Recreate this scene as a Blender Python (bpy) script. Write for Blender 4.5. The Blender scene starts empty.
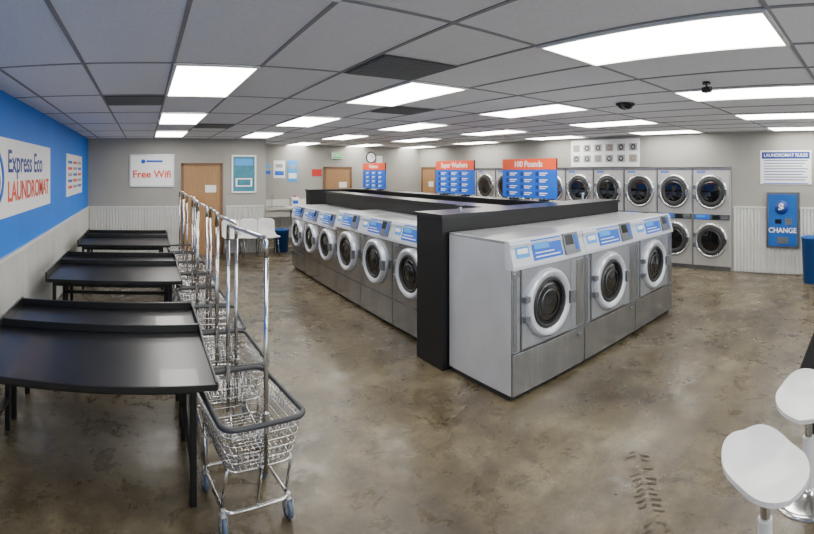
import bpy, math, random
from mathutils import Vector, Matrix
random.seed(4)
H=1.95; CZ=2.71
S=bpy.context.scene
def lin(c):
    return tuple(((x/255)/12.92 if x/255<=.04045 else ((x/255+.055)/1.055)**2.4) for x in c)+(1,)
# ---------------------------------------------------------------- materials
def mat(name,col,rough=.5,metal=0.,var=0.,scale=8.,stretch=(1,1,1),bump=0.,emit=None,es=0.,coat=0.,spec=None):
    m=bpy.data.materials.new(name); m.use_nodes=True
    nt=m.node_tree; b=nt.nodes['Principled BSDF']
    c=lin(col); b.inputs['Base Color'].default_value=c
    b.inputs['Roughness'].default_value=rough; b.inputs['Metallic'].default_value=metal
    if spec is not None: b.inputs['Specular IOR Level'].default_value=spec
    if coat: b.inputs['Coat Weight'].default_value=coat
    if emit:
        b.inputs['Emission Color'].default_value=lin(emit); b.inputs['Emission Strength'].default_value=es
    tc=nt.nodes.new('ShaderNodeTexCoord'); mp=nt.nodes.new('ShaderNodeMapping')
    mp.inputs['Scale'].default_value=stretch
    nt.links.new(tc.outputs['Object'],mp.inputs['Vector'])
    n=nt.nodes.new('ShaderNodeTexNoise'); n.inputs['Scale'].default_value=scale; n.inputs['Detail'].default_value=4
    nt.links.new(mp.outputs['Vector'],n.inputs['Vector'])
    r=nt.nodes.new('ShaderNodeValToRGB')
    v=max(var,.02)
    r.color_ramp.elements[0].position=.3; r.color_ramp.elements[1].position=.7
    r.color_ramp.elements[0].color=tuple(x*(1-v) for x in c[:3])+(1,)
    r.color_ramp.elements[1].color=tuple(min(1,x*(1+v)) for x in c[:3])+(1,)
    nt.links.new(n.outputs['Fac'],r.inputs['Fac']); nt.links.new(r.outputs['Color'],b.inputs['Base Color'])
    if bump:
        bp=nt.nodes.new('ShaderNodeBump'); bp.inputs['Strength'].default_value=bump; bp.inputs['Distance'].default_value=.01
        nt.links.new(n.outputs['Fac'],bp.inputs['Height']); nt.links.new(bp.outputs['Normal'],b.inputs['Normal'])
    return m
M={}
M['blue']=mat('wall_blue_paint',(0,112,215),.6,var=.04,scale=2)
M['grey']=mat('wall_grey_paint',(152,150,144),.7,var=.04,scale=1.5)
M['corr']=mat('corrugated_metal',(206,206,202),.42,.35,var=.07,scale=3,stretch=(1,1,.3))
M['trimw']=mat('white_trim',(205,205,200),.5)
M['tbar']=mat('ceiling_grid_metal',(135,135,137),.6)
M['tile']=mat('ceiling_tile',(228,228,232),.9,var=.05,scale=60,bump=.15)
M['vent']=mat('vent_dark',(70,70,72),.6)
M['ventslat']=mat('vent_slat',(100,100,100),.5)
M['panel']=mat('light_diffuser',(255,255,255),.6,emit=(255,252,245),es=17.)
M['frame']=mat('white_enamel',(225,225,222),.4)
M['lgrey']=mat('machine_grey_steel',(172,177,185),.27,.7,var=.08,scale=10,stretch=(1,1,.15))
M['side']=mat('machine_side_panel',(198,201,207),.34,.4,var=.09,scale=2.5)
M['top']=mat('machine_top',(160,163,166),.28,.55,var=.14,scale=6)
M['steel']=mat('brushed_steel',(172,174,178),.24,.95,var=.16,scale=14,stretch=(1,1,.12))
M['steeld']=mat('brushed_steel_dark',(125,127,131),.28,.85,var=.14,scale=14,stretch=(1,1,.12))
M['dryp']=mat('dryer_door_panel',(196,195,192),.33,.6,var=.06,scale=8,stretch=(1,1,.2))
M['dring']=mat('dryer_door_ring',(205,206,208),.22,.85)
M['seam']=mat('panel_seam',(60,62,66),.5,.3)
M['ring']=mat('door_ring',(200,204,212),.3,.35)
M['console']=mat('console_white',(196,201,210),.35,.1)
M['ringd']=mat('door_ring_inner',(120,124,130),.3,.6)
M['gasket']=mat('rubber_gasket',(36,37,39),.6)
M['glass']=mat('dark_door_glass',(14,15,17),.06,coat=.6)
M['drum']=mat('drum_steel',(95,97,100),.3,.9)
M['lblue']=mat('label_blue',(0,90,200),.45)
M['lblue2']=mat('label_light_blue',(60,150,220),.45)
M['cblue']=mat('change_machine_blue',(0,84,165),.5,var=.08,scale=3)
M['dkblue']=mat('poster_navy',(10,52,135),.5)
M['teal']=mat('poster_teal',(50,120,140),.5,var=.2,scale=9)
M['orange']=mat('sign_orange',(226,78,30),.5)
M['red']=mat('red_paint',(190,40,30),.45)
M['white']=mat('white_board',(235,235,235),.45)
M['grid']=mat('print_grey',(150,152,155),.5)
M['black']=mat('black_laminate',(18,18,19),.32,var=.15,scale=5,coat=.1)
M['blackmt']=mat('black_matte_laminate',(12,12,13),.85,spec=.1)
M['blackm']=mat('black_steel_tube',(18,18,19),.45,.2)
M['blackp']=mat('black_panel',(14,14,16),.45,var=.1,scale=4)
M['chrome']=mat('chrome_wire',(200,200,200),.16,1.)
M['rimgrey']=mat('cart_bumper',(46,48,52),.5)
M['rubber']=mat('caster_tyre',(75,90,110),.5)
M['hub']=mat('caster_hub',(190,192,195),.35,.4)
M['wplast']=mat('white_plastic',(210,210,210),.3)
M['bin']=mat('bin_blue_plastic',(20,85,160),.45)
M['wood']=mat('door_wood',(152,116,76),.5,var=.12,scale=5,stretch=(6,6,.5))
M['woodf']=mat('door_frame_brown',(110,82,60),.5)
M['screen']=mat('display_black',(20,24,30),.2)
M['green']=mat('exit_green',(30,160,70),.5,emit=(40,200,90),es=.6)
M['brass']=mat('handle_metal',(170,165,150),.25,1.)
M['tyre']=mat('tyre_mark',(50,41,30),.6,var=.4,scale=40)
M['dome']=mat('camera_dome',(18,18,20),.2)
M['counterw']=mat('counter_white',(205,203,196),.4)
M['win']=mat('window_frame_alu',(120,120,122),.4,.6)

def concrete():
    m=bpy.data.materials.new('stained_concrete'); m.use_nodes=True; nt=m.node_tree; b=nt.nodes['Principled BSDF']
    L=nt.links.new
    tc=nt.nodes.new('ShaderNodeTexCoord')
    def noise(sc,det,dist=0.,rough=.6,off=0):
        n=nt.nodes.new('ShaderNodeTexNoise'); n.inputs['Scale'].default_value=sc; n.inputs['Detail'].default_value=det
        n.inputs['Distortion'].default_value=dist; n.inputs['Roughness'].default_value=rough
        mp=nt.nodes.new('ShaderNodeMapping'); mp.inputs['Location'].default_value=(off,off*.7,0)
        L(tc.outputs['Object'],mp.inputs['Vector']); L(mp.outputs['Vector'],n.inputs['Vector']); return n
    def ramp(n,els):
        r=nt.nodes.new('ShaderNodeValToRGB'); cr=r.color_ramp
        while len(cr.elements)<len(els): cr.elements.new(.5)
        for e,(p,c) in zip(cr.elements,els): e.position=p; e.color=c
        L(n.outputs[0],r.inputs['Fac']); return r
    def mul(a,bb,f):
        mx=nt.nodes.new('ShaderNodeMix'); mx.data_type='RGBA'; mx.blend_type='MULTIPLY'
        if isinstance(f,float): mx.inputs[0].default_value=f
        else: L(f,mx.inputs[0])
        L(a,mx.inputs[6]); L(bb,mx.inputs[7]); return mx.outputs[2]
    n1=noise(.8,9,.15,.72)
    r1=ramp(n1,[(.34,lin((54,46,33))),(.45,lin((78,69,52))),(.55,lin((96,87,68))),(.70,lin((126,117,97)))])
    n2=noise(5.5,14,.15,.82,3)
    r2=ramp(n2,[(.34,(.28,.25,.21,1)),(.47,(.80,.79,.76,1)),(.66,(1.5,1.5,1.5,1))])
    c=mul(r1.outputs[0],r2.outputs[0],.95)
    n4=noise(20,8,.1,.75,7); r4=ramp(n4,[(.34,(.4,.37,.33,1)),(.43,(1,1,1,1))]); c=mul(c,r4.outputs[0],.85)
    w=noise(2.2,6,0); 
    va=nt.nodes.new('ShaderNodeVectorMath'); va.operation='MULTIPLY_ADD'
    L(w.outputs['Color'],va.inputs[0]); va.inputs[1].default_value=(.9,.9,0); L(tc.outputs['Object'],va.inputs[2])
    vo=nt.nodes.new('ShaderNodeTexVoronoi'); vo.feature='DISTANCE_TO_EDGE'; vo.inputs['Scale'].default_value=.42
    L(va.outputs[0],vo.inputs['Vector'])
    rc=ramp(vo,[(0,(.3,.27,.23,1)),(.008,(1,1,1,1))])
    mk=noise(.8,2,0,.5,11); rm=ramp(mk,[(.46,(0,0,0,1)),(.54,(.9,.9,.9,1))])
    c=mul(c,rc.outputs[0],rm.outputs[0])
    L(c,b.inputs['Base Color'])
    n3=noise(3.5,9,.3,.75,5); rr=ramp(n3,[(.36,(.17,.17,.17,1)),(.62,(.46,.46,.46,1))])
    L(rr.outputs[0],b.inputs['Roughness'])
    bp=nt.nodes.new('ShaderNodeBump'); bp.inputs['Strength'].default_value=.15; bp.inputs['Distance'].default_value=.01
    L(n2.outputs[0],bp.inputs['Height']); L(bp.outputs[0],b.inputs['Normal'])
    return m
M['floor']=concrete()

# ---------------------------------------------------------------- mesh builder
class MB:
    def __init__(s): s.v=[];s.f=[];s.m=[];s.sm=[];s.mats=[]
    def mi(s,k):
        if k not in s.mats: s.mats.append(k)
        return s.mats.index(k)
    def add(s,vs,fs,k,smooth=False):
        o=len(s.v); s.v+= [tuple(v) for v in vs]; i=s.mi(k)
        for f in fs: s.f.append(tuple(o+a for a in f)); s.m.append(i); s.sm.append(smooth)
    def box(s,x0,x1,y0,y1,z0,z1,k):
        vs=[(x,y,z) for x in (x0,x1) for y in (y0,y1) for z in (z0,z1)]
        s.add(vs,[(0,1,3,2),(4,6,7,5),(0,4,5,1),(2,3,7,6),(0,2,6,4),(1,5,7,3)],k)
    def prism(s,x0,x1,yz,k):
        n=len(yz); vs=[(x0,y,z) for y,z in yz]+[(x1,y,z) for y,z in yz]
        fs=[tuple(range(n-1,-1,-1)),tuple(range(n,2*n))]+[(i,(i+1)%n,n+(i+1)%n,n+i) for i in range(n)]
        s.add(vs,fs,k)
    def lathe(s,c,ax,prof,k,n=32,smooth=True):
        c=Vector(c); a=Vector(ax).normalized(); u=a.orthogonal().normalized(); w=a.cross(u)
        vs=[];fs=[]
        for r,h in prof:
            for i in range(n):
                t=2*math.pi*i/n; vs.append(c+a*h+(u*math.cos(t)+w*math.sin(t))*r)
        for j in range(len(prof)-1):
            for i in range(n):
                fs.append((j*n+i,j*n+(i+1)%n,(j+1)*n+(i+1)%n,(j+1)*n+i))
        s.add(vs,fs,k,smooth)
    def cyl(s,c,ax,r,h,k,n=20):
        s.lathe(c,ax,[(r*.001,0),(r,0)],k,n,False); s.lathe(c,ax,[(r,0),(r,h)],k,n); s.lathe(c,ax,[(r,h),(r*.001,h)],k,n,False)
    def path(s,pts,r,k,closed=False,n=7):
        pts=[Vector(p) for p in pts]; N=len(pts); vs=[];fs=[]; u=None
        for i,p in enumerate(pts):
            if closed: t=(pts[(i+1)%N]-pts[i-1])
            else: t=pts[min(i+1,N-1)]-pts[max(i-1,0)]
            t.normalize()
            if u is None: u=t.orthogonal().normalized()
            else:
                u=(u-t*u.dot(t)); u=u.normalized() if u.length>1e-5 else t.orthogonal().normalized()
            w=t.cross(u)
            for j in range(n):
                a=2*math.pi*j/n; vs.append(p+(u*math.cos(a)+w*math.sin(a))*r)
        for i in range(N if closed else N-1):
            i2=(i+1)%N
            for j in range(n): fs.append((i*n+j,i*n+(j+1)%n,i2*n+(j+1)%n,i2*n+j))
        if not closed:
            fs.append(tuple(range(n-1,-1,-1))); fs.append(tuple((N-1)*n+j for j in range(n)))
        s.add(vs,fs,k,True)
    def mesh(s,name):
        me=bpy.data.meshes.new(name); me.from_pydata(s.v,[],s.f)
        for k in s.mats: me.materials.append(M[k])
        for p,i,sm in zip(me.polygons,s.m,s.sm): p.material_index=i; p.use_smooth=sm
        me.update(); return me
def obj(name,me,loc=(0,0,0),rz=0.,parent=None,bevel=0):
    if isinstance(me,MB): me=me.mesh(name)
    o=bpy.data.objects.new(name,me); S.collection.objects.link(o); o.location=loc; o.rotation_euler=(0,0,rz)
    if parent: o.parent=parent
    if bevel:
        b=o.modifiers.new('bevel','BEVEL'); b.width=bevel; b.segments=2; b.limit_method='ANGLE'; b.angle_limit=math.radians(50)
    return o
def text(s,parent,x,z,size,k,y=-.012,align='CENTER',name='lettering',bold=0.,sx=1.):
    c=bpy.data.curves.new(name,'FONT'); c.body=s; c.size=size; c.align_x=align; c.align_y='CENTER'; c.extrude=.001; c.offset=bold
    c.materials.append(M[k]); o=bpy.data.objects.new(name,c); S.collection.objects.link(o); o.parent=parent
    o.location=(x,y,z); o.rotation_euler=(math.pi/2,0,0); o.scale=(sx,1,1); return o
R90=math.pi/2
XL,XR,YB,YB2,XS,YF=-1.33,8.6,10.8,12.8,2.87,-2.6

# ---------------------------------------------------------------- shell
b=MB(); b.box(XL-.1,9.7,YF-.1,YB2+.1,-.1,0,'floor'); obj('floor',b)
b=MB(); b.box(XL-.1,9.7,YF-.1,YB2+.1,CZ,CZ+.1,'tile'); obj('ceiling',b)
b=MB()
gx=.2; 
xs=[gx+.632*k for k in range(-2,14)]
for x in xs: b.box(x-.012,x+.012,YF,YB2,CZ-.006,CZ+.001,'tbar')
ys=[.5+1.375*k for k in range(-2,10)]
for y in ys: b.box(XL,XR,y-.012,y+.012,CZ-.0055,CZ+.001,'tbar')
obj('trim_ceiling_grid',b)
lm=MB(); w,l=.632-.03,1.375-.03
lm.box(-w/2,w/2,-l/2,l/2,-.006,0,'panel')
for a in (-1,1):
    lm.box(a*(w/2)-.012,a*(w/2)+.012,-l/2-.01,l/2+.01,-.012,0,'frame')
    lm.box(-w/2,w/2,a*(l/2)-.012,a*(l/2)+.012,-.012,0,'frame')
lme=lm.mesh('ceiling_light_panel')
for k in (0,3,6,9,12):
    for j in range(-2,9,2):
        y=.5+1.375*j+.6875; x=gx+.632*k+.316
        if y>10.5 and x<XS: continue
        if x+.3>XR: x=XR-.32
        obj('ceiling_light_panel',lme,(x,y,CZ-.007))
def vent(x0,x1,y0,y1):
    v=MB(); v.box(x0,x1,y0,y1,CZ-.012,CZ-.004,'vent')
    n=int((y1-y0)/.045)
    for i in range(n):
        y=y0+(i+.5)*(y1-y0)/n; v.box(x0+.02,x1-.02,y-.008,y+.008,CZ-.02,CZ-.012,'ventslat')
    obj('ceiling_air_vent',v)
vent(1.475,2.085,2.62,3.235); vent(-.42,.19,4.66,5.26); vent(2.74,3.35,4.66,5.2); vent(.84,1.45,7.4,8.0)

b=MB(); b.box(XL-.1,XL,YF,YB+.1,0,CZ,'blue'); obj('wall_left',b)
b=MB(); b.box(XL-.1,XS,YB,YB+.1,0,CZ,'grey'); b.box(XS-.1,XS,YB+.1,YB2,0,CZ,'grey'); obj('wall_back',b)
b=MB(); b.box(XS-.1,9.7,YB2,YB2+.1,0,CZ,'grey'); obj('wall_rear',b)
D0,DW,DN=2.76,.795,11; D1=D0+DW*DN
b=MB()
b.box(XR,9.6,YF,D0-.005,0,CZ,'grey'); b.box(XR,9.6,D1+.005,YB2,0,CZ,'grey'); b.box(XR,9.6,D0-.005,D1+.005,2.03,CZ,'grey')
b.box(9.6,9.7,YF,YB2,0,CZ,'grey'); obj('wall_right',b)
b=MB()
for x0,x1 in ((XL,-.9),(1.9,2.2),(5.0,5.3),(9.3,9.7)): b.box(x0,x1,YF-.1,YF,.5,2.4,'grey')
b.box(XL,9.7,YF-.1,YF,0,.5,'grey'); b.box(XL,9.7,YF-.1,YF,2.4,CZ,'grey'); obj('wall_front',b)
for i,(x0,x1) in enumerate(((-.9,1.9),(2.2,5.0),(5.3,9.3))):
    b=MB()
    for xx in (x0+.03,(x0+x1)/2,x1-.03): b.box(xx-.03,xx+.03,YF-.08,YF-.02,.5,2.4,'win')
    b.box(x0,x1,YF-.08,YF-.02,.5,.56,'win'); b.box(x0,x1,YF-.08,YF-.02,2.34,2.4,'win')
    obj('window_%d'%(i+1),b)
# corrugated wainscot
def corr(name,length,h,loc,rz,z0=.02):
    p=.068; n=int(length/p*8); vs=[];fs=[]
    for i in range(n+1):
        x=length*i/n; y=-.014-.011*math.sin(2*math.pi*x/p)
        vs+= [(x,y,z0),(x,y,h)]
    fs=[(2*i,2*i+2,2*i+3,2*i+1) for i in range(n)]
    b=MB(); b.add(vs,fs,'corr',True)
    b.box(0,length,-.032,0,h,h+.03,'trimw')
    return obj(name,b,loc,rz)
corr('trim_wainscot_left',YB-YF-.05,1.1,(XL+.001,YF+.02,0),R90)
corr('trim_wainscot_back',2.1,1.1,(XL+.03,YB-.001,0),0)
corr('trim_wainscot_back',.93,1.1,(1.9,YB-.001,0),0)
corr('trim_wainscot_right',D0-YF-.1,1.24,(XR-.001,D0-.06,0),-R90)
corr('trim_wainscot_rear',2.2,1.1,(XS+.02,YB2-.001,0),0)
b=MB(); b.box(4.9,5.1,YB2-.015,YB2-.001,0,.1,'trimw'); b.box(6.15,8.58,YB2-.015,YB2-.001,0,.1,'trimw'); obj('baseboard_rear',b)

# ---------------------------------------------------------------- doors
def door(name,w,h,loc,rz):
    b=MB(); b.box(-w/2,w/2,-.03,0,0,h,'wood')
    for a in (-1,1): b.box(a*(w/2+.03)-.03,a*(w/2+.03)+.03,-.05,0,0,h+.05,'woodf')
    b.box(-w/2-.06,w/2+.06,-.05,0,h,h+.06,'woodf')
    b.lathe((-w/2+.07,-.03,1.0),(0,-1,0),[(.028,0),(.028,.01),(.01,.012),(.01,.05)],'brass',16)
    b.path([(-w/2+.07,-.075,1.0),(-w/2+.17,-.075,1.0)],.009,'brass')
    b.box(-w/2+.045,-w/2+.095,-.036,-.03,1.1,1.2,'brass')
    for z in (.25,1.0,1.8): b.box(w/2-.01,w/2+.01,-.045,-.03,z,z+.1,'brass')
    b.box(w/2-.36,w/2-.1,-.034,-.03,1.45,1.62,'frame')
    return obj(name,b,loc,rz)
door('door_1',.86,2.08,(1.33,YB-.001,0),0)
door('door_2',.8,2.02,(5.62,YB2-.001,0),0)
door('door_3',.7,2.02,(XR-.001,12.25,0),-R90)

# ---------------------------------------------------------------- washers
def washer(name,w,d,h,dz,Rr,big):
    b=MB(); x0,x1=-w/2+.004,w/2-.004
    b.box(x0+.02,x1-.02,.05,d-.02,0,.05,'gasket')
    b.box(x0,x1,.028,d,.05,h-.025,'side')
    b.box(x0,x1,.06,d,h-.025,h,'top')
    zb=.40*h/1.35 if big else .36
    zc=h-.24
    b.box(x0+.004,x1-.004,.002,.03,.05,zb,'steel')
    b.box(x0+.004,x1-.004,.012,.03,zb,zb+.01,'seam')
    b.box(x0+.004,x1-.004,.006,.03,zb+.01,zc-.008,'steel' if not big else 'lgrey')
    b.box(x0+.004,x1-.004,.012,.03,zc-.008,zc,'seam')
    cx=-.065 if big else 0
    if big:
        q=Rr+.045
        b.box(cx-q,cx+q,-.004,.006,dz-q,dz+q,'steeld')
        b.box(cx-q+.012,cx+q-.012,-.007,.0,dz-q+.012,dz+q-.012,'lgrey')
        b.box(x0+.012,x0+.05,-.002,.006,zb+.03,zc-.03,'steel')
        b.box(x1-.13,x1-.02,-.002,.006,zb+.03,zc-.03,'steel')
    b.lathe((cx,.004,dz),(0,-1,0),[(Rr,-.01),(Rr,.035),(Rr-.025,.058),(Rr*.78,.05),(Rr*.74,.03)],'ring',40)
    b.lathe((cx,.004,dz),(0,-1,0),[(Rr*.74,.03),(Rr*.70,.05),(Rr*.64,.045),(Rr*.62,.02)],'gasket',40)
    b.lathe((cx,.004,dz),(0,-1,0),[(Rr*.63,.022),(Rr*.4,.034),(Rr*.001,.042)],'glass',40)
    b.lathe((cx,.004,dz),(0,-1,0),[(Rr*.40,.0375),(Rr*.36,.042)],'drum',30)
    b.lathe((cx,.004,dz),(0,-1,0),[(Rr*.56,.031),(Rr*.54,.035)],'drum',30)
    b.box(cx+Rr-.05,cx+Rr+.03,-.075,-.03,dz-.06,dz+.06,'ringd')
    b.box(cx-Rr-.03,cx-Rr+.03,-.05,.0,dz-.11,dz-.06,'ringd'); b.box(cx-Rr-.03,cx-Rr+.03,-.05,.0,dz+.06,dz+.11,'ringd')
    yt=.05
    b.prism(x0-.002,x1+.002,[(-.012,zc),(.09,zc),(yt+.05,h+.004),(yt,h+.004),(-.012,zc+.03)],'console')
    def onslope(xa,xb,ta,tb,k,th=.004):
        p0=Vector((0,-.012,zc+.03)); p1=Vector((0,yt,h+.004))
        nn=Vector((0,-(p1.z-p0.z),(p1.y-p0.y))).normalized()
        a=p0.lerp(p1,ta); c=p0.lerp(p1,tb); o=nn*th
        b.prism(xa,xb,[(a.y,a.z),(c.y,c.z),((c+o).y,(c+o).z),((a+o).y,(a+o).z)],k)
    s=w/1.033
    onslope(-.25*s,.16*s,.1,.92,'lblue',.006)
    onslope(-.22*s,-.02*s,.52,.8,'lblue2',.009)
    onslope(-.22*s,.12*s,.2,.25,'white',.009)
    onslope(-.22*s,.04*s,.36,.40,'white',.009)
    onslope(.19*s,.42*s,.06,.96,'ringd',.02)
    onslope(.21*s,.33*s,.45,.88,'screen',.023)
    onslope(.35*s,.395*s,.2,.85,'lblue',.024)
    onslope(-.46*s,-.29*s,.3,.8,'lblue2',.005)
    onslope(-.44*s,-.31*s,.45,.65,'white',.008)
    b.box(x0+.06,x0+.16,.001,.006,zc-.06,zc-.02,'ringd')
    if big:
        b.lathe((x1-.09,.0,zb-.06),(0,-1,0),[(.018,0),(.018,.012),(.001,.012)],'ringd',14)
    return b.mesh(name)
BW=1.033
bigm=washer('front_load_washer',BW-.004,.87,1.35,.765,.305,True)
for i in range(3): obj('front_load_washer',bigm,(2.76+BW*(i+.5),2.735,0),0,bevel=.006)
m87=washer('front_load_washer_mid',.865,.75,1.32,.76,.29,False)
m74=washer('front_load_washer_small',.735,.75,1.26,.74,.26,False)
for i in range(3): obj('front_load_washer',m87,(2.92,4.1+.87*(i+.5),0),-R90,bevel=.005)
for i in range(3): obj('front_load_washer',m74,(2.92,6.715+.74*(i+.5),0),-R90,bevel=.005)
for i in range(6): obj('front_load_washer',m87,(5.92,4.12+.87*(i+.5),0),R90,bevel=.005)
b=MB()
b.box(2.70,5.88,3.63,4.08,0,1.49,'blackp'); b.box(2.68,5.90,3.615,4.095,1.49,1.525,'black')
b.box(3.68,4.0,4.1,8.95,0,1.49,'blackp'); b.box(3.66,4.03,4.1,8.97,1.49,1.525,'black')
b.box(4.86,5.15,4.1,9.95,0,1.49,'blackp'); b.box(4.84,5.17,4.1,9.97,1.49,1.525,'black')
b.box(3.68,5.15,9.95,10.2,0,1.49,'blackp'); b.box(3.66,5.17,9.93,10.22,1.49,1.525,'black')
obj('washer_bulkhead',b)
b=MB(); b.cyl((3.1,3.85,1.525),(0,0,1),.02,.05,'chrome'); b.cyl((3.1,3.85,1.57),(0,0,1),.05,.015,'blackm'); obj('bulkhead_vent_cap',b)
b=MB(); b.cyl((5.35,3.9,1.525),(0,0,1),.015,.1,'chrome'); b.cyl((5.35,3.9,1.62),(0,0,1),.03,.02,'chrome'); obj('bulkhead_vent_pipe',b)
def island_sign(yc,head):
    w,h=1.07,.6
    b=MB(); b.box(-w/2,w/2,-.012,.012,.03,h,'lblue'); b.box(-w/2,w/2,-.015,.014,h*.74,h+.001,'orange')
    for a in (-.3,.3): b.box(a-.05,a+.05,-.06,.06,0,.02,'blackm'); b.box(a-.012,a+.012,-.008,.008,.0,.06,'blackm')
    for i in range(3):
        for j in range(4):
            x=-w/2+.14+i*.3; z=.38-j*.095
            b.box(x-.055,x+.0,-.017,-.01,z-.03,z+.03,'dkblue'); b.box(x+.02,x+.17,-.016,-.01,z+.004,z+.018,'white'); b.box(x+.02,x+.13,-.016,-.01,z-.022,z-.01,'white')
    o=obj('instruction_sign',b,(5.0,yc,1.527),-R90)
    text(head,o,0,h*.87,.12,'white',y=-.018,bold=.002); return o
island_sign(4.62,'100 Pounds'); island_sign(6.37,'Super Washers'); island_sign(9.32,'Washers')

# ---------------------------------------------------------------- dryers
def dryer():
    b=MB(); w=DW; x0,x1=-w/2+.003,w/2-.003; h=2.02
    b.box(x0,x1,.03,.9,0,h,'side')
    b.box(x0,x1,.012,.03,0,.08,'steeld')
    for zz in (.09,1.1):
        b.box(x0+.02,x1-.02,.0,.03,zz,zz+.90 if zz<1 else h-.06,'dryp')
    b.box(x0,x1,.005,.03,h-.055,h,'steeld')
    b.box(x0,x0+.006,-.001,.03,.08,h,'seam')
    for z in (.585,1.535):
        b.lathe((0,0,z),(0,-1,0),[(.345,0),(.345,.025),(.325,.04),(.30,.04),(.285,.02)],'dring',40)
        b.lathe((0,0,z),(0,-1,0),[(.288,.02),(.27,.045),(.22,.045),(.205,.03)],'gasket',40)
        b.lathe((0,0,z),(0,-1,0),[(.21,.03),(.12,.036),(.0005,.04)],'glass',36)
        b.lathe((0,0,z),(0,-1,0),[(.206,.034),(.196,.04)],'drum',36)
        b.box(.27,.335,-.065,-.02,z-.05,z+.05,'chrome')
        b.box(-.36,-.31,-.04,0,z-.14,z-.06,'ringd'); b.box(-.36,-.31,-.04,0,z+.06,z+.14,'ringd')
    b.box(x0+.012,x1-.012,-.008,.03,.99,1.10,'steel')
    b.box(-.33,-.02,-.014,0,1.0,1.09,'lblue'); b.box(-.3,-.12,-.017,0,1.045,1.075,'lblue2')
    b.box(.03,.18,-.022,0,1.0,1.09,'screen'); b.box(.22,.34,-.02,0,1.01,1.08,'ringd')
    b.box(-.30,-.12,-.004,.01,1.915,1.945,'lblue')
    return b.mesh('stacked_dryer')
dm=dryer()
for i in range(DN): obj('stacked_dryer',dm,(XR-.04,D0+DW*(i+.5),0),-R90)

# ---------------------------------------------------------------- folding tables
def table():
    b=MB(); X0,X1=-1.1,.41; dp=1.45; z=.753
    b.box(X0,X1,0,dp,z-.04,z,'black')
    for (y0,y1) in ((.85,.875),(dp-.02,dp)): b.box(X0,X1,y0,y1,z,z+.06,'black')
    b.box(X0,X0+.02,0,dp,z,z+.07,'black'); 
    b.prism(X1-.015,X1,[(.0,z),(dp,z),(dp,z+.06),(.86,z+.06),(.6,z+.012),(.0,z+.012)],'black')
    for x in (X0+.08,X1-.13):
        for y in (.12,.78,.95,dp-.08):
            b.box(x-.02,x+.02,y-.02,y+.02,0,z-.04,'blackm')
        b.box(x-.018,x+.018,.12,dp-.08,z-.09,z-.04,'blackm')
        b.box(x-.018,x+.018,.12,.78,.22,.26,'blackm')
    b.box(X0+.08,X1-.13,.765,.795,.40,.44,'blackm')
    b.box(X0+.08,X1-.13,.11,.135,z-.1,z-.04,'blackm'); b.box(X0+.08,X1-.13,1.35,1.38,z-.1,z-.04,'blackm')
    return b.mesh('folding_table')
tm=table()
for y in (2.58,5.05,7.5): obj('folding_table',tm,(0,y,0),0,bevel=.004)

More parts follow.
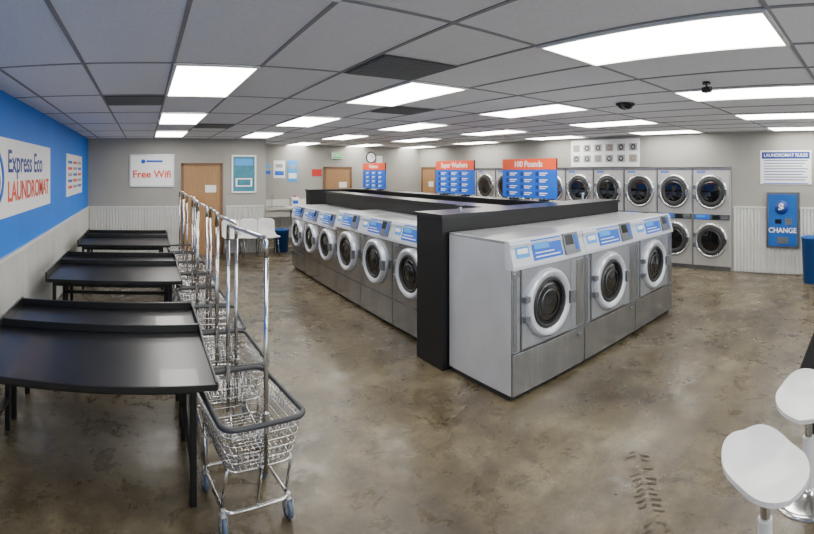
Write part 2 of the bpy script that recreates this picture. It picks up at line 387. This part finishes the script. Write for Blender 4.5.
# ---------------------------------------------------------------- laundry carts
def rrect(hx,hy,z,r,n=5):
    pts=[]
    for cx,cy,a0 in ((hx-r,hy-r,0),(-hx+r,hy-r,90),(-hx+r,-hy+r,180),(hx-r,-hy+r,270)):
        for i in range(n+1):
            a=math.radians(a0+90*i/n); pts.append((cx+r*math.cos(a),cy+r*math.sin(a),z))
    return pts
def cart():
    b=MB(); zt,zb=.64,.38; HX,HY,hx,hy=.235,.34,.185,.27
    b.path(rrect(HX,HY,zt,.07),.015,'rimgrey',True,10)
    b.path(rrect(hx,hy,zb,.05),.006,'chrome',True,6)
    def lerp(t): return HX+(hx-HX)*t, HY+(hy-HY)*t, zt+(zb-zt)*t, .07-.02*t
    for t in (.2,.4,.6,.8):
        a,c,z,r=lerp(t); b.path(rrect(a,c,z,r,3),.003,'chrome',True,5)
    for i in range(15):
        u=-1+2*(i+.5)/15
        for sgn in (-1,1): b.path([(sgn*HX,u*(HY-.05),zt),(sgn*hx,u*(hy-.04),zb)],.0026,'chrome',n=5)
        b.path([(-hx,u*(hy-.02),zb),(hx,u*(hy-.02),zb)],.0026,'chrome',n=5)
    for i in range(10):
        u=-1+2*(i+.5)/10
        for sgn in (-1,1): b.path([(u*(HX-.05),sgn*HY,zt),(u*(hx-.04),sgn*hy,zb)],.0026,'chrome',n=5)
        b.path([(u*(hx-.02),-hy,zb),(u*(hx-.02),hy,zb)],.0026,'chrome',n=5)
    b.path(rrect(.19,.215,.13,.05),.011,'chrome',True,8)
    for sx in (-1,1):
        b.path([(sx*hx,-hy+.03,zb),(sx*.188,-.20,.26),(sx*.19,-.16,.13)],.009,'chrome')
        b.path([(sx*hx,hy-.03,zb),(sx*.188,.20,.26),(sx*.19,.16,.13)],.009,'chrome')
    for sx in (-1,1):
        for sy in (-1,1):
            x,y=sx*.19,sy*.19
            b.cyl((x,y,.10),(0,0,1),.014,.04,'hub',12)
            for o in (-.018,.018): b.box(x+o-.002,x+o+.002,y-.02,y+.018,.04,.115,'hub')
            b.box(x-.02,x+.02,y-.02,y+.02,.11,.115,'hub')
            b.lathe((x-.012,y,.052),(1,0,0),[(.033,0),(.052,0),(.052,.024),(.033,.024),(.033,0)],'rubber',22)
            b.cyl((x-.010,y,.052),(1,0,0),.034,.02,'hub',16); b.cyl((x-.022,y,.052),(1,0,0),.007,.044,'gasket',8)
    for sy in (-1,1): b.path([(0,sy*.325,zb),(0,sy*.325,1.50)],.0125,'chrome',n=10); b.cyl((0,sy*.325,zt-.05),(0,0,1),.018,.1,'chrome')
    b.path([(0,-.325,1.49),(0,-.325,1.585),(0,-.31,1.6),(0,.31,1.6),(0,.325,1.585),(0,.325,1.49)],.0125,'chrome',n=10)
    for sy in (-1,1): b.path([(0,sy*.325,zb+.01),(0,sy*.27,zb-.005),(0,sy*.22,.2),(0,sy*.215,.13)],.009,'chrome')
    return b.mesh('laundry_cart')
cm=cart()
for x,y,r in ((.58,2.66,.13),(.59,3.38,.05),(.61,4.10,-.05),(.59,4.83,.04),(.60,5.56,0),(.62,6.3,.06),(.61,7.05,0),(.62,7.85,.03)):
    obj('laundry_cart',cm,(x,y,0),r)

# ---------------------------------------------------------------- stools, chairs, counter
def shell_mesh(b,r,zc,back,k,th=.012,n=48,rings=12,sx=1.,sy=1.):
    def P(i,a,off):
        t=i/rings; q=(abs(math.cos(a))**2.6+abs(math.sin(a))**2.6)**(-1/2.6)
        x=r*sx*t*q*math.cos(a); y=r*sy*t*q*math.sin(a)
        z=zc+.05*t*t*t*(.3+.7*abs(math.cos(a)))
        yy=max(0,y/(r*sy)-.2)
        z+=back*yy**1.5
        z-= .06*max(0,-y/(r*sy)-.45)
        return (x,y,z+off)
    for off,sgn in ((th,1),(0,-1)):
        vs=[P(0,0,off)]; fs=[]
        for i in range(1,rings+1):
            for j in range(n): vs.append(P(i,2*math.pi*j/n,off))
        for j in range(n):
            f=(0,1+j,1+(j+1)%n); fs.append(f if sgn>0 else f[::-1])
        for i in range(rings-1):
            for j in range(n):
                a=1+i*n+j;c=1+i*n+(j+1)%n; f=(a,a+n,c+n,c); fs.append(f if sgn>0 else f[::-1])
        b.add(vs,fs,k,True)
    vs=[];fs=[]
    for j in range(n): vs+= [P(rings,2*math.pi*j/n,0),P(rings,2*math.pi*j/n,th)]
    for j in range(n):
        j2=(j+1)%n; fs.append((2*j,2*j2,2*j2+1,2*j+1))
    b.add(vs,fs,k,True)
def stool():
    b=MB(); shell_mesh(b,.188,.545,.13,'wplast',.024)
    b.cyl((0,0,.50),(0,0,1),.07,.05,'wplast'); b.cyl((0,0,.3),(0,0,1),.024,.21,'chrome'); b.cyl((0,0,.02),(0,0,1),.034,.34,'wplast')
    b.lathe((0,0,0),(0,0,1),[(.21,0),(.21,.008),(.18,.018),(.06,.03),(.035,.06)],'chrome',40)
    return b.mesh('bar_stool')
sm=stool()
obj('bar_stool',sm,(2.07,.50,0),-.75); obj('bar_stool',sm,(2.76,.40,0),-1.7)
b=MB(); b.box(3.0,4.6,-.25,.50,.61,.645,'blackmt'); 
for x in (3.1,4.5):
    for y in (-.15,.40): b.box(x-.025,x+.025,y-.025,y+.025,0,.61,'blackm')
obj('side_counter_table',b,bevel=.004)
def chair():
    b=MB()
    prof=[(-.22,.43),(-.19,.45),(0,.435),(.14,.44),(.2,.50),(.235,.62),(.26,.78),(.265,.83)]
    vs=[];fs=[];N=9
    for y,z in prof:
        for i in range(N):
            u=-1+2*i/(N-1); vs.append((u*(.22 if z<.5 else .21-.03*max(0,z-.6)),y-.03*u*u*(1 if z>.5 else 0),z+.015*u*u*(1 if z<.5 else 0)-(.05*u**4 if z>.8 else 0)))
    for j in range(len(prof)-1):
        for i in range(N-1): fs.append((j*N+i,j*N+i+1,(j+1)*N+i+1,(j+1)*N+i))
    b.add(vs,fs,'wplast',True)
    for sx in (-1,1):
        b.path([(sx*.2,-.2,0),(sx*.17,-.16,.43),(sx*.17,.14,.43),(sx*.2,.22,0)],.011,'chrome')
    return b.mesh('waiting_chair')
chm=chair()
for x in (2.0,2.43,2.86):
    o=obj('waiting_chair',chm,(x-.02,10.42,0),0); s=o.modifiers.new('thickness','SOLIDIFY'); s.thickness=.008
def binm(r,h):
    b=MB(); b.lathe((0,0,0),(0,0,1),[(.001,.0),(r*.8,0),(r,h),(r*1.06,h),(r*1.06,h+.02),(r*.96,h+.02),(r*.93,h-.02),(r*.75,.03),(.001,.03)],'bin',28)
    return b.mesh('waste_bin')
obj('waste_bin',binm(.18,.52),(3.27,10.8,0)); obj('waste_bin',binm(.2,.78),(8.1,1.10,0))

# ---------------------------------------------------------------- wall signage
def board(name,w,h,loc,rz,k='white',fr=None):
    b=MB(); b.box(-w/2,w/2,-.012,0,-h/2,h/2,k)
    if fr:
        for a in (-1,1):
            b.box(a*w/2-.018,a*w/2+.018,-.03,0,-h/2-.018,h/2+.018,fr); b.box(-w/2,w/2,-.03,0,a*h/2-.018,a*h/2+.018,fr)
    return b
b=board('x',3.3,.77,None,0)
b.lathe((-.78,-.012,.0),(0,-1,0),[(.27,0),(.27,.004),(.21,.004),(.21,0)],'lblue',40); b.lathe((-.78,-.012,-.04),(0,-1,0),[(.15,.0),(.15,.005),(.001,.005)],'dkblue',32)
o=obj('wall_sign_laundry',b,(XL+.001,4.72,1.885),R90)
text('Express Eco',o,-.40,.15,.32,'dkblue',align='LEFT',y=-.015,bold=.004,sx=.98); text('LAUNDROMAT',o,-.40,-.15,.28,'orange',align='LEFT',y=-.015,bold=.006,sx=1.)
b=board('x',1.9,.74,None,0)
for i in range(3):
    for j in range(5): b.box(-.8+i*.58,-.36+i*.58,-.015,-.01,.2-j*.11,.25-j*.11,('lblue','orange','grid')[(i+j)%3])
obj('wall_poster_prices',b,(XL+.001,8.7,1.88),R90)
b=board('x',1.0,.72,None,0,fr='ring')
b.lathe((-.2,-.012,.21),(0,-1,0),[(.05,0),(.05,.003),(.0005,.003)],'lblue',20); b.box(-.13,.25,-.015,-.01,.19,.24,'lblue')
o=obj('wifi_sign',b,(.16,YB-.001,1.96),0); text('Free Wifi',o,0,-.09,.235,'orange',y=-.018,bold=.005)
b=board('x',.56,.86,None,0,fr='white',k='teal'); b.box(-.22,.22,-.016,-.01,.2,.36,'lblue2'); b.box(-.2,.2,-.016,-.01,-.3,-.1,'white'); b.box(-.16,.16,-.017,-.01,-.27,-.13,'teal')
obj('framed_poster',b,(2.33,YB-.001,1.88),0)
for i,(x,z,w,h,k) in enumerate(((3.8,2.0,.34,.5,'white'),(4.2,1.95,.3,.62,'lblue2'),(3.45,2.0,.22,.4,'grid'))):
    b=board('x',w,h,None,0,k=k); b.box(-w*.4,w*.4,-.015,-.01,-h*.35,-h*.1,'lblue' if k!='lblue2' else 'white'); b.box(-w*.3,w*.3,-.015,-.01,h*.1,h*.3,'grid' if k!='grid' else 'lblue2')
    obj('notice_poster',b,(x,YB2-.001,z),0)
b=board('x',.3,.2,None,0,k='red'); obj('safety_notice',b,(4.95,YB2-.001,1.9),0)
b=MB(); b.box(XS+.02,4.7,12.0,YB2-.03,.9,.96,'counterw'); b.box(XS+.02,4.7,YB2-.06,YB2-.03,.96,1.14,'counterw')
b.box(3.2,3.9,12.1,12.7,.70,.93,'counterw'); b.box(3.25,3.85,12.14,12.6,.955,.963,'drum')
b.path([(3.55,12.68,.96),(3.55,12.68,1.2),(3.55,12.6,1.26),(3.55,12.48,1.22)],.014,'chrome')
for x in (XS+.06,4.64): b.box(x-.03,x+.03,12.05,YB2-.04,0,.9,'counterw')
obj('sink_counter',b)
b=MB(); b.box(4.1,4.3,12.5,12.7,.962,1.2,'white'); b.box(4.12,4.28,12.495,12.5,1.02,1.12,'lblue'); b.cyl((4.2,12.6,1.2),(0,0,1),.03,.06,'red'); obj('detergent_box',b)
b=MB(); b.box(-.17,.17,-.03,.03,-.1,.1,'white'); b.box(-.155,.155,-.034,-.03,-.085,.085,'green')
o=obj('exit_sign',b,(5.6,YB2-.04,2.42),0); text('EXIT',o,0,0,.14,'white',y=-.037,bold=.004)
b=MB(); b.lathe((0,0,0),(0,-1,0),[(.17,0),(.17,.04),(.15,.045),(.145,.03)],'dome',32); b.lathe((0,0,0),(0,-1,0),[(.147,.03),(.0005,.03)],'white',32)
b.box(-.005,.005,-.034,-.03,0,.11,'dome'); b.box(0,.08,-.034,-.03,-.005,.005,'dome'); obj('wall_clock',b,(6.75,YB2-.001,2.37),0)
b=MB(); b.box(6.95,7.15,YB2-.04,YB2-.001,2.2,2.42,'white'); obj('thermostat_box',b)
b=MB(); b.box(6.5,6.95,YB2-.25,YB2-.002,1.3,2.1,'trimw'); b.box(6.53,6.92,YB2-.256,YB2-.25,1.34,2.06,'grid'); b.box(6.58,6.87,YB2-.26,YB2-.25,1.75,1.95,'red'); obj('vending_dispenser',b)
b=board('x',1.82,.6,None,0,k='white')
for i in range(6):
    for j in range(2):
        x=-.75+i*.3; z=.12-j*.24
        b.box(x-.1,x+.1,-.015,-.01,z-.08,z+.08,'grid'); b.lathe((x,-.014,z),(0,-1,0),[(.06,0),(.06,.003),(.035,.003),(.035,0)],('screen','wood')[(i+j)%3==0],18)
obj('dryer_instruction_sign',b,(XR-.001,5.68,2.345),-R90)
b=board('x',.98,.64,None,0,k='white')
for j in range(8): b.box(-.42,.42-.05*(j%3),-.015,-.01,.12-j*.052,.135-j*.052,'dkblue')
b.box(-.44,.44,-.015,-.01,-.31,-.295,'lblue'); b.box(-.46,.46,-.014,-.01,.16,.29,'dkblue')
o=obj('rules_sign',b,(XR-.001,1.68,2.02),-R90); text('LAUNDROMAT RULES',o,0,.225,.085,'white',y=-.016,bold=.001)
b=MB(); b.box(-.31,.31,-.06,0,-.52,.52,'steeld'); b.box(-.27,.27,-.075,-.05,-.48,.48,'cblue')
b.lathe((-.02,-.075,.24),(0,-1,0),[(.13,0),(.13,.01),(.0005,.01)],'dkblue',30)
b.box(-.14,-.02,-.085,-.07,-.06,.02,'screen'); b.box(.05,.18,-.085,-.07,-.08,.04,'ringd'); b.box(-.1,.1,-.09,-.07,-.43,-.31,'ringd')
o=obj('change_machine',b,(XR-.03,1.72,1.03),-R90); text('$',o,-.02,.24,.2,'white',y=-.09,bold=.006); text('CHANGE',o,0,-.19,.13,'white',y=-.08,bold=.002)
b=MB(); b.lathe((0,0,0),(0,0,-1),[(.11,0),(.11,.02),(.09,.03)],'dome',28); b.lathe((0,0,-.025),(0,0,-1),[(.09,0),(.07,.03),(.03,.045),(.0005,.05)],'dome',28); obj('dome_camera',b,(4.46,2.66,CZ-.006))
b=MB(); b.cyl((0,0,-.02),(0,0,1),.035,.02,'dome'); b.path([(0,0,-.02),(0,0,-.05)],.008,'dome'); b.box(-.025,.025,-.05,.035,-.09,-.045,'dome'); b.lathe((0,-.05,-.066),(0,-1,0),[(.02,0),(.023,.008),(.013,.008),(.001,.004)],'glass',16); obj('security_camera',b,(3.68,1.40,CZ-.006),-.6)
# tyre scuff: short tread blocks left on the concrete
b=MB(); p0=Vector((2.86,1.62)); p1=Vector((2.18,1.10)); dd=(p1-p0).normalized(); nn=Vector((-dd.y,dd.x))
for i in range(19):
    c=p0.lerp(p1,i/18)
    for s_ in (-1,1):
        if random.random()<.25: continue
        e=.05+random.random()*.035
        q=[c+nn*s_*.015, c+nn*s_*e+dd*.022, c+nn*s_*e+dd*.036, c+nn*s_*.015+dd*.014]
        if s_>0: q=q[::-1]
        b.add([(v.x,v.y,.003) for v in q],[(0,1,2,3)],'tyre')
obj('tyre_track_mark',b)

# ---------------------------------------------------------------- light
w=bpy.data.worlds.new('daylight'); S.world=w; w.use_nodes=True
bg=w.node_tree.nodes['Background']; bg.inputs[0].default_value=(.84,.92,1,1); bg.inputs[1].default_value=2.8

# ---------------------------------------------------------------- camera (cylindrical panorama, like the phone panorama)
cd=bpy.data.cameras.new('camera'); cam=bpy.data.objects.new('camera',cd); S.collection.objects.link(cam)
cam.location=(0,0,H); Rp=465.
cd.lens=17; cd.sensor_width=36; cd.clip_start=.05
cd.type='PANO'
cd.panorama_type='CENTRAL_CYLINDRICAL'
cd.central_cylindrical_range_u_min=-407/Rp; cd.central_cylindrical_range_u_max=407/Rp
cd.central_cylindrical_range_v_min=-(534-171)/Rp; cd.central_cylindrical_range_v_max=171/Rp
cd.central_cylindrical_radius=1.
cam.rotation_euler=(R90,0,-(407-145)/Rp)
S.camera=cam
